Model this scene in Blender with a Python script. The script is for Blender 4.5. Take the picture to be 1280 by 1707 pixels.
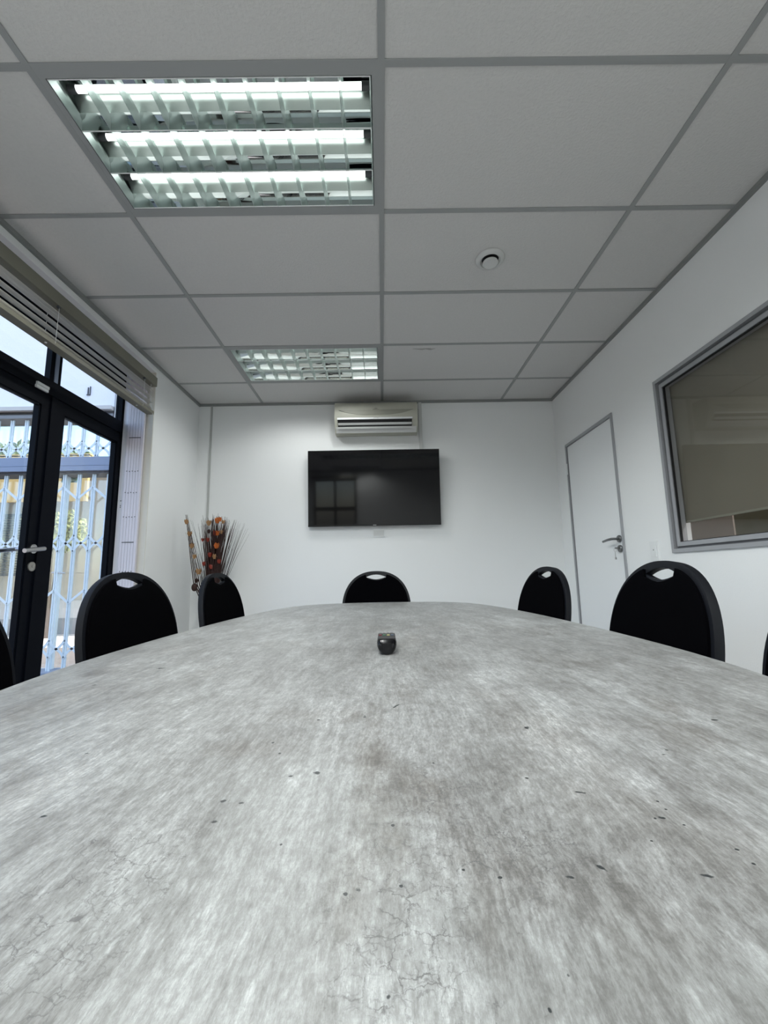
import bpy, bmesh, math, random
from mathutils import Vector, Matrix
random.seed(7)
for o in list(bpy.data.objects): bpy.data.objects.remove(o)
S = bpy.context.scene
COL = S.collection

# ------------------------------------------------------------------ camera
CAMZ = 0.9
cr = Vector((0.9998259, -0.00344503, -0.01833876))
cu = Vector((0.01763951, -0.1459922, 0.98912847))
cw = Vector((0.0060849, 0.98927974, 0.14590601))
cam = bpy.data.objects.new('camera', bpy.data.cameras.new('camera'))
COL.objects.link(cam)
m = Matrix((cr, cu, -cw)).transposed().to_4x4()
m.translation = Vector((0, 0, CAMZ))
cam.matrix_world = m
cam.data.sensor_fit = 'HORIZONTAL'
cam.data.sensor_width = 36.0
cam.data.lens = 709.6 / 1280 * 36.0
cam.data.clip_start = 0.02
S.camera = cam

# ------------------------------------------------------------------ sky, sun, exposure
world = bpy.data.worlds.new('sky'); S.world = world
world.use_nodes = True
wn = world.node_tree.nodes; wl = world.node_tree.links
sky = wn.new('ShaderNodeTexSky')
sky.sky_type = 'NISHITA'
sky.sun_disc = False
SUNDIR = Vector((0.50, 0.06, 0.86)).normalized()
sky.sun_elevation = math.asin(SUNDIR.z)
sky.sun_rotation = math.atan2(SUNDIR.x, SUNDIR.y)
sky.air_density = 1.0
sky.dust_density = 2.0
wl.new(sky.outputs[0], wn['Background'].inputs[0])
wn['Background'].inputs[1].default_value = 0.27
sun = bpy.data.objects.new('sun', bpy.data.lights.new('sun', 'SUN'))
COL.objects.link(sun)
sun.rotation_euler = SUNDIR.to_track_quat('Z', 'Y').to_euler()
sun.location = (3, 0, 8)
sun.data.energy = 3.9
sun.data.angle = 0.01
sun.data.color = (1.0, 0.95, 0.86)
S.view_settings.view_transform = 'Standard'
S.view_settings.look = 'None'
S.view_settings.gamma = 1.0
S.view_settings.exposure = 1.25
S.view_settings.use_curve_mapping = False
S.cycles.caustics_reflective = False
S.cycles.caustics_refractive = False
TUBE_POWER = 1.6
LAMP_WATTS = 6.2

# ------------------------------------------------------------------ materials
def mat(name, col, rough=0.5, metal=0.0, spec=0.5, bump=None, var=None, emit=None, estr=0.0):
    M = bpy.data.materials.new(name); M.use_nodes = True
    n = M.node_tree.nodes; l = M.node_tree.links; b = n['Principled BSDF']
    b.inputs['Base Color'].default_value = (*col, 1)
    b.inputs['Roughness'].default_value = rough
    b.inputs['Metallic'].default_value = metal
    b.inputs['Specular IOR Level'].default_value = spec
    if emit:
        b.inputs['Emission Color'].default_value = (*emit, 1)
        b.inputs['Emission Strength'].default_value = estr
    tc = n.new('ShaderNodeTexCoord')
    if var:   # (scale, amount)
        no = n.new('ShaderNodeTexNoise'); no.inputs['Scale'].default_value = var[0]; no.inputs['Detail'].default_value = 4
        l.new(tc.outputs['Object'], no.inputs['Vector'])
        mx = n.new('ShaderNodeMix'); mx.data_type = 'RGBA'
        mx.inputs['A'].default_value = (*[c * (1 - var[1]) for c in col], 1)
        mx.inputs['B'].default_value = (*[min(1, c * (1 + var[1])) for c in col], 1)
        l.new(no.outputs['Fac'], mx.inputs['Factor']); l.new(mx.outputs['Result'], b.inputs['Base Color'])
    if bump:  # (scale, strength, distance)
        no = n.new('ShaderNodeTexNoise'); no.inputs['Scale'].default_value = bump[0]; no.inputs['Detail'].default_value = 3
        l.new(tc.outputs['Object'], no.inputs['Vector'])
        bp = n.new('ShaderNodeBump'); bp.inputs['Strength'].default_value = bump[1]; bp.inputs['Distance'].default_value = bump[2]
        l.new(no.outputs['Fac'], bp.inputs['Height']); l.new(bp.outputs['Normal'], b.inputs['Normal'])
    return M

def glass(name, tint=(1, 1, 1), refl=1.0, base=0.0):
    M = bpy.data.materials.new(name); M.use_nodes = True
    n = M.node_tree.nodes; l = M.node_tree.links; n.clear()
    out = n.new('ShaderNodeOutputMaterial'); mx = n.new('ShaderNodeMixShader')
    tr = n.new('ShaderNodeBsdfTransparent'); gl = n.new('ShaderNodeBsdfGlossy')
    gl.inputs['Roughness'].default_value = 0.0
    tr.inputs['Color'].default_value = (*tint, 1)
    lw = n.new('ShaderNodeLayerWeight'); lw.inputs['Blend'].default_value = 0.5
    p5 = n.new('ShaderNodeMath'); p5.operation = 'POWER'; p5.inputs[1].default_value = 5.0; l.new(lw.outputs['Facing'], p5.inputs[0])
    fr = n.new('ShaderNodeMath'); fr.operation = 'MULTIPLY_ADD'; fr.inputs[1].default_value = 0.96; fr.inputs[2].default_value = 0.04; l.new(p5.outputs[0], fr.inputs[0])
    ma = n.new('ShaderNodeMath'); ma.operation = 'MULTIPLY_ADD'; ma.use_clamp = True
    ma.inputs[1].default_value = refl; ma.inputs[2].default_value = base
    l.new(fr.outputs[0], ma.inputs[0]); l.new(ma.outputs[0], mx.inputs[0])
    l.new(tr.outputs[0], mx.inputs[1]); l.new(gl.outputs[0], mx.inputs[2]); l.new(mx.outputs[0], out.inputs[0])
    return M

M_WALL = mat('white_plaster', (0.85, 0.865, 0.865), 0.55, bump=(160, 0.25, 0.002), var=(1.2, 0.015))
M_TILE = mat('textured_ceiling_board', (0.64, 0.635, 0.625), 0.9, bump=(95, 0.55, 0.004), var=(70, 0.05))
M_TEE = mat('grey_ceiling_tee', (0.33, 0.34, 0.34), 0.5)
M_FLOOR = mat('grey_carpet', (0.34, 0.33, 0.32), 0.95, bump=(400, 0.5, 0.003), var=(200, 0.2))
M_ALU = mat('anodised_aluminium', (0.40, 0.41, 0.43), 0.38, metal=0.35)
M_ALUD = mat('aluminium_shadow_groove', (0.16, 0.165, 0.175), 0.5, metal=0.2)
M_BLKAL = mat('black_powder_coat', (0.002, 0.003, 0.006), 0.5, spec=.08)
M_CHROME = mat('brushed_steel', (0.52, 0.52, 0.52), 0.28, metal=1.0)
M_STEELD = mat('dark_satin_steel', (0.22, 0.225, 0.23), 0.3, metal=1.0)
M_DOOR = mat('white_door_paint', (0.86, 0.88, 0.89), 0.35, bump=(300, 0.05, 0.001))
M_SHELL = mat('black_plastic_shell', (0.005, 0.006, 0.009), 0.5, spec=.22, bump=(500, 0.1, 0.001))
M_CLOTH = mat('black_upholstery', (0.0012, 0.0012, 0.0018), 1.0, spec=0.03, bump=(900, 0.3, 0.001))
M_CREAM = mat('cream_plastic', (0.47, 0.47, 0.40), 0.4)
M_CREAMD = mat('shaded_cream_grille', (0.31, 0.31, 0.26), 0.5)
M_LIGHTP = mat('light_grey_plastic', (0.62, 0.63, 0.62), 0.4)
M_BLACK = mat('matt_black', (0.006, 0.006, 0.007), 0.6)
M_GLOSSB = mat('gloss_black_plastic', (0.003, 0.003, 0.004), 0.22, spec=.35)
M_SCREEN = mat('television_screen_glass', (0.002, 0.002, 0.003), 0.05, spec=0.35)
M_WHITEP = mat('white_plastic', (0.80, 0.82, 0.82), 0.35)
M_OLIVE = mat('beige_blind_metal', (0.19, 0.185, 0.145), 0.42, var=(8, 0.06))
M_SLAT = mat('pale_blind_slat', (0.62, 0.60, 0.55), 0.3)
M_LILAC = mat('pale_lilac_coated_steel', (0.66, 0.64, 0.70), 0.45)
M_WHITEB = mat('bright_white_coated_frame', (0.82, 0.84, 0.92), 0.4)
M_GATE = mat('white_coated_gate_steel', (0.72, 0.82, 0.86), 0.4)
M_BLUEB = mat('blue_grey_skylit_frame', (0.22, 0.27, 0.37), 0.4)  # frame grey with the blue of the skylight put into the colour
M_DKGREY = mat('dark_grey_line', (0.06, 0.065, 0.075), 0.6)
M_GLASS = glass('clear_glass')
M_GLASSR = glass('shopfront_glass', (0.93, 0.97, 0.96), 1.2, 0.05)
M_MIRR = mat('mirror_louvre_aluminium', (0.70, 0.76, 0.74), 0.02, metal=1.0)
M_SATIN = mat('satin_upper_reflector', (0.50, 0.57, 0.54), 0.34, metal=0.9)
M_MATTL = mat('satin_louvre_blade', (0.56, 0.64, 0.62), 0.3, metal=0.55)
M_TUBE = mat('fluorescent_tube', (1, 1, 1), 0.4, emit=(0.95, 1.0, 0.97), estr=TUBE_POWER)
M_ROLL = mat('taupe_roller_blind', (0.15, 0.138, 0.105), 0.8, bump=(600, 0.1, 0.001), var=(1.5, 0.04))
M_BEIGE = mat('beige_wall', (0.52, 0.45, 0.39), 0.7)
M_CUPB = mat('olive_cupboard', (0.17, 0.155, 0.09), 0.4)
M_RENDER = mat('white_render', (0.80, 0.81, 0.84), 0.8, bump=(60, 0.3, 0.004), var=(2, 0.03))
M_SKIRT = mat('grey_plinth', (0.30, 0.31, 0.32), 0.8)
M_TANW = mat('tan_render', (0.58, 0.52, 0.42), 0.8, var=(5, 0.10), bump=(25, 0.3, 0.01))
M_YELL = mat('yellow_ochre_paint', (0.80, 0.52, 0.19), 0.7, var=(4, 0.12))
M_PAVE = mat('shaded_brown_boards', (0.18, 0.15, 0.14), 0.7, var=(6, 0.25))  # brown boards, the shade over them put into the dark colour
M_PAVEL = mat('pale_paving', (0.62, 0.59, 0.55), 0.8, var=(5, 0.12))
M_LEAF = mat('leaf_green', (0.16, 0.20, 0.06), 0.5, var=(3, 0.5))
M_LEAFY = mat('yellow_green_leaf', (0.34, 0.34, 0.12), 0.5, var=(6, 0.5))
M_BARK = mat('bark', (0.10, 0.07, 0.05), 0.9)
M_TWIG = mat('dark_brown_twig', (0.030, 0.009, 0.006), 0.7)
M_TWIGG = mat('grey_twig', (0.10, 0.10, 0.10), 0.7)
M_ORANGE = mat('orange_dried_petal', (0.50, 0.13, 0.02), 0.5, var=(40, 0.35))
M_REDP = mat('red_brown_petal', (0.25, 0.03, 0.015), 0.5, var=(40, 0.35))
M_TAN = mat('tan_dried_petal', (0.36, 0.20, 0.09), 0.6, var=(40, 0.3))
M_POT = mat('dark_glazed_pot', (0.03, 0.022, 0.02), 0.3)
M_EXITG = mat('exit_sign_green', (0.03, 0.16, 0.08), 0.5)
M_EXITW = mat('exit_sign_pale', (0.55, 0.66, 0.48), 0.5)
M_WOOD = mat('table_edge', (0.26, 0.26, 0.25), 0.5)

# ------------------------------------------------------------------ helpers
def link(name, me, m_=None, parent=None, loc=None):
    o = bpy.data.objects.new(name, me); COL.objects.link(o)
    if m_ is not None:
        for k in (m_ if isinstance(m_, (list, tuple)) else [m_]): me.materials.append(k)
    if parent: o.parent = parent
    if loc: o.location = loc
    return o
def fin(name, bm, m_, parent=None, smooth=False, bevel=0.0, loc=None):
    if bevel:
        bmesh.ops.bevel(bm, geom=[e for e in bm.edges if len(e.link_faces) == 2 and e.calc_face_angle(0) > 0.6], offset=bevel, segments=2, affect='EDGES', profile=0.7)
    bmesh.ops.recalc_face_normals(bm, faces=bm.faces)
    me = bpy.data.meshes.new(name); bm.to_mesh(me); bm.free()
    if smooth:
        for p in me.polygons: p.use_smooth = True
        try: me.set_sharp_from_angle(angle=0.7)
        except Exception: pass
    return link(name, me, m_, parent, loc)
def bx(bm, x0, x1, y0, y1, z0, z1):
    v = [bm.verts.new(p) for p in ((x0, y0, z0), (x1, y0, z0), (x1, y1, z0), (x0, y1, z0), (x0, y0, z1), (x1, y0, z1), (x1, y1, z1), (x0, y1, z1))]
    for f in ((0, 3, 2, 1), (4, 5, 6, 7), (0, 1, 5, 4), (1, 2, 6, 5), (2, 3, 7, 6), (3, 0, 4, 7)): bm.faces.new([v[i] for i in f])
    return v
def box(name, m_, b, parent=None, bevel=0.0):
    bm = bmesh.new(); bx(bm, *b); return fin(name, bm, m_, parent, bevel=bevel)
def boxes(name, m_, bs, parent=None):
    bm = bmesh.new()
    for b in bs: bx(bm, *b)
    return fin(name, bm, m_, parent)
def frame_of(d):
    d = Vector(d).normalized(); a = Vector((0, 0, 1)) if abs(d.z) < .9 else Vector((1, 0, 0))
    x = d.cross(a).normalized(); y = d.cross(x); return x, y
def tube(bm, pts, rads, n=10, cap=True):
    pts = [Vector(p) for p in pts]
    if not hasattr(rads, '__len__'): rads = [rads] * len(pts)
    rings = []; px = None
    for i, p in enumerate(pts):
        d = (pts[min(i + 1, len(pts) - 1)] - pts[max(i - 1, 0)])
        x, y = frame_of(d)
        if px is not None:
            x = (px - d.normalized() * px.dot(d.normalized())).normalized(); y = d.normalized().cross(x)
        px = x
        rings.append([bm.verts.new(p + (x * math.cos(2 * math.pi * k / n) + y * math.sin(2 * math.pi * k / n)) * rads[i]) for k in range(n)])
    for a, b in zip(rings, rings[1:]):
        for k in range(n): bm.faces.new((a[k], a[(k + 1) % n], b[(k + 1) % n], b[k]))
    if cap: bm.faces.new(rings[0][::-1]); bm.faces.new(rings[-1])
def lathe(bm, prof, n=32, c=(0, 0, 0), axis='Z'):
    rings = []
    for r, h in prof:
        ring = []
        for k in range(n):
            a = 2 * math.pi * k / n
            p = (r * math.cos(a), r * math.sin(a), h)
            if axis == 'X': p = (h, r * math.cos(a), r * math.sin(a))
            if axis == 'Y': p = (r * math.cos(a), h, r * math.sin(a))
            ring.append(bm.verts.new((p[0] + c[0], p[1] + c[1], p[2] + c[2])))
        rings.append(ring)
    for a, b in zip(rings, rings[1:]):
        for k in range(n): bm.faces.new((a[k], a[(k + 1) % n], b[(k + 1) % n], b[k]))
    bm.faces.new(rings[0][::-1]); bm.faces.new(rings[-1])
def prism(bm, poly, axis, a, b):
    """poly in the two other axes, extruded along axis from a to b"""
    def P(u, v, w):
        return {'X': (w, u, v), 'Y': (u, w, v), 'Z': (u, v, w)}[axis]
    A = [bm.verts.new(P(u, v, a)) for u, v in poly]; B = [bm.verts.new(P(u, v, b)) for u, v in poly]
    n = len(poly)
    bm.faces.new(A[::-1]); bm.faces.new(B)
    for k in range(n): bm.faces.new((A[k], A[(k + 1) % n], B[(k + 1) % n], B[k]))
def tag(o, label=None, cat=None, group=None, kind=None):
    if label: o['label'] = label
    if cat: o['category'] = cat
    if group: o['group'] = group
    if kind: o['kind'] = kind
    return o
def thing(name, label, cat, loc=(0, 0, 0), rz=0.0, group=None):
    o = bpy.data.objects.new(name, None); COL.objects.link(o); o.empty_display_size = 0.05
    o.location = loc; o.rotation_euler = (0, 0, rz)
    return tag(o, label, cat, group)
def struct(name, m_, bs):
    o = boxes(name, m_, bs); o['kind'] = 'structure'; return o
def copy_tree(o, parent=None):
    c = o.copy(); COL.objects.link(c); c.parent = parent
    for ch in list(o.children): copy_tree(ch, c)
    return c

# ------------------------------------------------------------------ room shell
LX, RX, BY, RY, H = -1.81, 1.743, 4.083, -2.6, 2.6236
OY0, OY1, OZ = 1.05, 3.275, 2.56         # glazed opening in the left wall
LO = -2.13                               # outer face of the left wall
struct('floor', M_FLOOR, [(LO, 4.6, RY - .2, BY + .2, -.12, 0)])
struct('wall_left', M_WALL, [(LO, LX, RY - .2, OY0, 0, 2.9), (LO, LX, OY1, BY + .2, 0, 2.9), (LO, LX, OY0, OY1, OZ, 2.9)])
struct('wall_back', M_WALL, [(LX, 4.6, BY, BY + .2, 0, 2.9)])
WY0, WY1, WZ0, WZ1 = 0.55, 2.545, 0.998, 2.075   # window to the next room
DY0, DY1, DZ = 3.045, 3.872, 2.073
struct('wall_right', M_WALL, [(RX, RX + .12, RY - .2, WY0, 0, 2.9), (RX, RX + .12, WY1, DY0, 0, 2.9), (RX, RX + .12, DY1, BY, 0, 2.9),
                              (RX, RX + .12, WY0, WY1, 0, WZ0), (RX, RX + .12, WY0, WY1, WZ1, 2.9), (RX, RX + .12, DY0, DY1, DZ, 2.9)])
VX0, VX1, VZ0, VZ1 = -1.70, -0.62, 0.75, 2.40    # window behind the camera
struct('wall_rear', M_WALL, [(LX, VX0, RY - .2, RY, 0, 2.9), (VX1, 4.6, RY - .2, RY, 0, 2.9), (VX0, VX1, RY - .2, RY, 0, VZ0), (VX0, VX1, RY - .2, RY, VZ1, 2.9)])
# ceiling: slab over grid of tees and boards
ceil = struct('ceiling', M_TEE, [(LO, 4.6, RY - .2, BY + .2, 2.86, 2.98)])
GX = [-1.1733, 0.0267, 1.2267]
GY = [1.2113 + .6 * j for j in range(-6, 5)]
xs = [LX] + GX + [RX]; ys = [RY] + GY + [BY]
FIX = {(1, j) for j in (1, 4, 7, 10)} | {(2, 4)}        # (x cell, y cell) of the light troughs
tile_me = {}
for i in range(4):
    for j in range(len(ys) - 1):
        if (i, j) in FIX: continue
        w, d = xs[i + 1] - xs[i], ys[j + 1] - ys[j]
        key = (round(w, 3), round(d, 3))
        if key not in tile_me:
            bm = bmesh.new(); bx(bm, 0.004, w - .004, 0.004, d - .004, 0, .014)
            me = bpy.data.meshes.new('ceiling_tile'); bmesh.ops.recalc_face_normals(bm, faces=bm.faces); bm.to_mesh(me); bm.free(); me.materials.append(M_TILE)
            tile_me[key] = me
        o = link('ceiling_tile', tile_me[key], None, ceil, (xs[i], ys[j], H + .003 + random.uniform(0, .0015)))
for x in GX: box('main_tee', M_TEE, (x - .012, x + .012, RY, BY, H - .0005, H + .003), ceil)
for j, y in enumerate(GY):
    for i in range(4):
        a, b = xs[i] + (.012 if i else 0), xs[i + 1] - (.012 if i < 3 else 0)
        box('cross_tee', M_TEE, (a, b, y - .012, y + .012, H, H + .003), ceil)
M_TRIM = mat('ceiling_edge_trim', (0.25, 0.26, 0.255), 0.5)
for nm, b in (('trim_1', (LX, LX + .018, RY, BY, H - .022, H + .003)), ('trim_2', (RX - .018, RX, RY, BY, H - .020, H + .003)), ('trim_3', (LX, RX, BY - .018, BY, H - .020, H + .003)), ('trim_4', (LX, RX, RY, RY + .018, H - .02, H + .003))):
    o = box(nm, M_TRIM, b); o['kind'] = 'structure'
for nm, b in (('baseboard_back', (LX, RX, BY - .012, BY, 0, .08)), ('baseboard_left', (LX, LX + .012, OY1 + .02, BY - .012, 0, .08)), ('baseboard_right', (RX - .012, RX, RY, DY0 - .03, 0, .08))):
    o = box(nm, M_WHITEP, b); o['kind'] = 'structure'
# scuff on one board: two faint grey smears
bm = bmesh.new()
for cx, cy, L in ((0.335, 3.075, .07), (0.40, 3.08, .04)):
    tube(bm, [(cx - L, cy, H + .0025), (cx, cy + .006, H + .0022), (cx + L, cy - .004, H + .0025)], [.001, .006, .001], 6)
sc = fin('scuff_mark', bm, mat('grey_scuff', (0.42, 0.42, 0.41), 0.9), ceil)

# ------------------------------------------------------------------ light troughs
def trough():
    root = bpy.data.objects.new('ceiling_light', None); COL.objects.link(root)
    W, D = 1.176, .576       # clear opening between tees
    x0, x1, y0, y1 = -W / 2, W / 2, -D / 2, D / 2
    t = .022
    boxes('frame', M_TEE, [(x0, x1, y0, y0 + t, .000, .012), (x0, x1, y1 - t, y1, .000, .012), (x0, x0 + t, y0 + t, y1 - t, .000, .012), (x1 - t, x1, y0 + t, y1 - t, .000, .012)], root)
    boxes('housing', M_MATTL, [(x0, x1, y0, y0 + .002, .012, .125), (x0, x1, y1 - .002, y1, .012, .125), (x0, x0 + .002, y0, y1, .012, .125), (x1 - .002, x1, y0, y1, .012, .125), (x0, x1, y0, y1, .125, .127)], root)
    a0, a1, b0, b1 = x0 + t + .004, x1 - t - .004, y0 + t + .004, y1 - t - .004
    c = (b1 - b0) / 3
    for k in range(3):
        cy = b0 + c * (k + .5); h = c / 2 - .001
        # parabolic mirror on each side of the tube
        prof = [(h, 0.0), (h - .004, .018), (h - .012, .036), (h - .024, .054), (h - .038, .070), (h - .052, .084), (h - .058, .100)]
        for s in (-1, 1):
            bm = bmesh.new()
            A = [(bm.verts.new((a0, cy + s * u, v)), bm.verts.new((a1, cy + s * u, v))) for u, v in prof]
            for i_, (p, q) in enumerate(zip(A, A[1:])):
                f_ = bm.faces.new((p[0], p[1], q[1], q[0])); f_.material_index = 1 if i_ >= 3 else 0
            fin('reflector', bm, [M_MIRR, M_SATIN], root, smooth=True)
        box('reflector_top', M_MIRR, (a0, a1, cy - h + .058, cy + h - .058, .108, .109), root)
        bm = bmesh.new(); tube(bm, [(a0 + .035, cy, .078), (a1 - .035, cy, .078)], .0120, 14)
        tb = fin('tube', bm, M_TUBE, root, smooth=True)
        for q in (-1, 1):
            ld = bpy.data.lights.new('tube_fill_spot', 'SPOT'); ld.energy = LAMP_WATTS; ld.color = (.97, 1.0, .985)
            ld.spot_size = math.radians(160); ld.spot_blend = .5; ld.shadow_soft_size = .012
            lo = bpy.data.objects.new('tube_fill_spot', ld); COL.objects.link(lo); lo.parent = root; lo.location = (q * .28, cy, -.004)  # spots added below the tubes, whose glow alone leaves the walls dark
        for s, xx in ((1, a0 + .004), (-1, a1 - .004)):
            bm = bmesh.new(); tube(bm, [(xx, cy, .078), (xx + s * .031, cy, .078)], .0145, 14)
            fin('tube_cap', bm, M_ALUD, tb, smooth=True)
        # cross blades: wedges, open and wide at the top, a thin edge at the bottom
        n = 10
        for q in range(0, n + 1):
            xx = a0 + (a1 - a0) * q / n
            tw = .0055 if 0 < q < n else .004
            bm = bmesh.new()
            lv = [(z, u) for u, z in prof if z <= .056]
            zt = .052
            P = []
            for z, wd in ((0.0, .0007), (.018, .0022), (.036, .0048), (.052, tw)):
                u = h - (0, .004, .012, .0226)[[0.0, .018, .036, .052].index(z)] - .0005
                P.append([bm.verts.new((xx + sx * wd, cy + sy * u, z)) for sx, sy in ((-1, -1), (1, -1), (1, 1), (-1, 1))])
            for p, r_ in zip(P, P[1:]):
                for e in range(4): bm.faces.new((p[e], p[(e + 1) % 4], r_[(e + 1) % 4], r_[e]))
            bm.faces.new(P[0][::-1]); bm.faces.new(P[-1])
            fin('blade', bm, M_MATTL, root)
    # lower lips of the long louvres, white to stand in for lamplight on them
    for k in range(4):
        yy = b0 + c * k
        box('lit_louvre_edge', M_WHITEP, (a0, a1, yy - .0016, yy + .0016, -.0005, .002), root)
    return root
fx = (GX[0] + GX[1]) / 2
rows = [(ys[7] + ys[8]) / 2, (ys[10] + ys[11]) / 2, (ys[4] + ys[5]) / 2, (ys[1] + ys[2]) / 2]
labs = ['large recessed three-tube louvre light nearest the camera, glowing white', 'recessed louvre light farther off, just in front of the air conditioner',
        'recessed louvre light in the ceiling over the camera position', 'recessed louvre light in the ceiling by the rear wall']
t0 = trough()
rows.append(rows[2]); labs.append('added unseen louvre light right of the middle tee')  # extra fitting put in out of view to brighten the right wall
for k, yy in enumerate(rows):
    o = t0 if k == 0 else copy_tree(t0)
    o.location = (fx + (1.2 if k == 4 else 0), yy, H)
    if k == 1:      # spots dimmed here to keep a scallop off the back wall
        src = [c for c in o.children if c.type == 'LIGHT'][0].data
        weak = src.copy(); weak.energy = LAMP_WATTS * .35
        for c in o.children:
            if c.type == 'LIGHT': c.data = weak
    tag(o, labs[k], 'ceiling light', 'recessed louvre lights')

# ------------------------------------------------------------------ ceiling air valve
v = thing('air_valve', 'round white air valve set in a ceiling board right of the middle tee', 'vent', (0.628, 2.132, H + .003))
bm = bmesh.new(); lathe(bm, [(.046, -.001), (.078, 0), (.078, -.008), (.070, -.016), (.056, -.018), (.047, -.010), (.046, -.001)], 40); fin('ring', bm, M_LIGHTP, v, smooth=True)
bm = bmesh.new(); lathe(bm, [(.047, .0), (.047, -.004)], 32); fin('throat', bm, M_BLACK, v)
bm = bmesh.new(); lathe(bm, [(.012, -.004), (.014, -.016), (.040, -.021), (.043, -.028), (.036, -.034), (.012, -.031), (.002, -.030)], 40); fin('disc', bm, M_LIGHTP, v, smooth=True)

# ------------------------------------------------------------------ air conditioner
ac = thing('air_conditioner', 'cream split air conditioner high on the back wall above the television', 'air conditioner', (-0.035, BY, 2.254))
hw = .397
def acprof(scale=1): return [(0, 0.012), (-.085, 0.0), (-.125, .006), (-.165, .060), (-.195, .115), (-.203, .170), (-.200, .235), (-.185, .280), (-.165, .294), (0, .294)]
bm = bmesh.new(); prism(bm, acprof(), 'X', -hw, hw); fin('casing', bm, M_CREAM, ac, bevel=.006, smooth=True)
bm = bmesh.new(); prism(bm, [(-.130, .004), (-.168, .052), (-.172, .052), (-.134, .002)], 'X', -hw + .012, hw - .012); fin('lower_lip', bm, M_LIGHTP, ac)
bm = bmesh.new(); prism(bm, [(-.148, .034), (-.204, .112), (-.200, .112), (-.144, .034)], 'X', -hw + .030, hw - .055); fin('outlet', bm, M_BLACK, ac)
for a, b in (((-.172, .066), (-.186, .082)),):
    bm = bmesh.new(); prism(bm, [(a[0], a[1]), (b[0], b[1]), (b[0] - .014, b[1] + .000), (a[0] - .014, a[1])], 'X', -hw + .034, hw - .058); fin('air_flap', bm, M_LIGHTP, ac)
bm = bmesh.new(); prism(bm, [(-.155, .036), (-.162, .046), (-.178, .044), (-.170, .032)], 'X', -hw + .034, hw - .058); fin('air_flap', bm, M_LIGHTP, ac)
box('outlet_rim', M_WHITEP, (-hw + .026, hw - .05, -.207, -.200, .113, .131), ac)
# intake grille: shallow crescent under a straight upper edge
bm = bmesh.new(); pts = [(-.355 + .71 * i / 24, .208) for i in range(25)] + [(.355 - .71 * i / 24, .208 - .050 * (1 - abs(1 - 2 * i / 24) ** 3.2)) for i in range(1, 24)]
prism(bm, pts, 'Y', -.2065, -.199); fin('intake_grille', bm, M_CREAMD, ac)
bm = bmesh.new(); prism(bm, [(.032 * math.cos(a), .217 + .009 * math.sin(a)) for a in [k * math.pi / 10 for k in range(20)]], 'Y', -.209, -.2); fin('badge', bm, M_CREAM, ac)
bm = bmesh.new(); prism(bm, [(.017 * math.cos(a), .218 + .0035 * math.sin(a)) for a in [k * math.pi / 6 for k in range(12)]], 'Y', -.2105, -.209); fin('badge_mark', bm, mat('grey_print', (0.2, 0.2, 0.19), 0.5), ac)
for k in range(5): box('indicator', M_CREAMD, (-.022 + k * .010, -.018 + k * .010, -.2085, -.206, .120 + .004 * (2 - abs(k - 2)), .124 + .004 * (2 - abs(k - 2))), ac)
box('sensor_dot', M_BLACK, (hw - .042, hw - .030, -.150, -.140, .030, .040), ac)
tag(box('cable_trunking', M_LIGHTP, (.388, .420, BY - .022, BY, 1.96, H - .02), bevel=.002), 'white cable trunking from ceiling down to the television top', 'trunking')
o = box('trim_5', mat('joint_strip', (0.46, 0.47, 0.46), 0.5), (-1.690, -1.672, BY - .010, BY, .08, H - .02)); o['kind'] = 'structure'

# ------------------------------------------------------------------ television
tv = thing('television', 'wide black flat screen television hung on the back wall', 'television', (-.066, 3.998, 1.728))
tv.rotation_euler = (math.radians(3.9), 0, 0)
box('body', M_GLOSSB, (-.632, .632, 0, .045, -.366, .366), tv, bevel=.003)
box('screen', M_SCREEN, (-.624, .624, -.0025, 0, -.350, .358), tv)
box('lower_bezel', M_GLOSSB, (-.632, .632, -.004, .001, -.366, -.3505), tv)
box('brand_mark', M_LIGHTP, (-.016, .016, -.0046, -.004, -.361, -.357), tv)
box('wall_bracket', M_BLACK, (-.20, .20, .045, .066, -.10, .10), tv)
pl = thing('cable_plate', 'small white blank cover plate on the wall below the television', 'cover plate', (-.028, BY, 1.297))
box('plate', M_WHITEP, (-.060, .060, -.010, 0, -.036, .036), pl, bevel=.003)
box('insert', M_LIGHTP, (-.050, .050, -.012, -.010, -.027, .027), pl)

# ------------------------------------------------------------------ white door in the right wall
d1 = bpy.data.objects.new('door_1', None); COL.objects.link(d1); d1['kind'] = 'structure'; d1.location = (RX, DY0, 0)
L = DY1 - DY0
box('door_leaf', M_DOOR, (.006, .046, .026, L - .026, .01, DZ - .026), d1)
boxes('door_frame', M_ALU, [(-.010, .10, 0, .022, 0, DZ), (-.006, .10, L - .016, L, 0, DZ), (-.010, .10, .022, L - .016, DZ - .022, DZ)], d1)
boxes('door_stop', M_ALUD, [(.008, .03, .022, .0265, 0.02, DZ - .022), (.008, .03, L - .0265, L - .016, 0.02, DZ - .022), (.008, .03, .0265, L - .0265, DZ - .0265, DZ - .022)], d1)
for z in (.25, 1.84):
    bm = bmesh.new(); tube(bm, [(-.010, L - .018, z - .05), (-.010, L - .018, z + .05)], .007, 10); fin('hinge', bm, M_WHITEP, d1, smooth=True)
bm = bmesh.new(); lathe(bm, [(.026, .006), (.027, -.004), (.024, -.008), (.012, -.009)], 28, (0, .072, 1.130), 'X'); tube(bm, [(-.008, .072, 1.130), (-.045, .072, 1.130), (-.052, .082, 1.130), (-.054, .135, 1.127), (-.054, .200, 1.119)], [.009, .009, .0095, .0095, .0085], 12)
fin('door_handle', bm, M_STEELD, d1, smooth=True)
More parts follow.
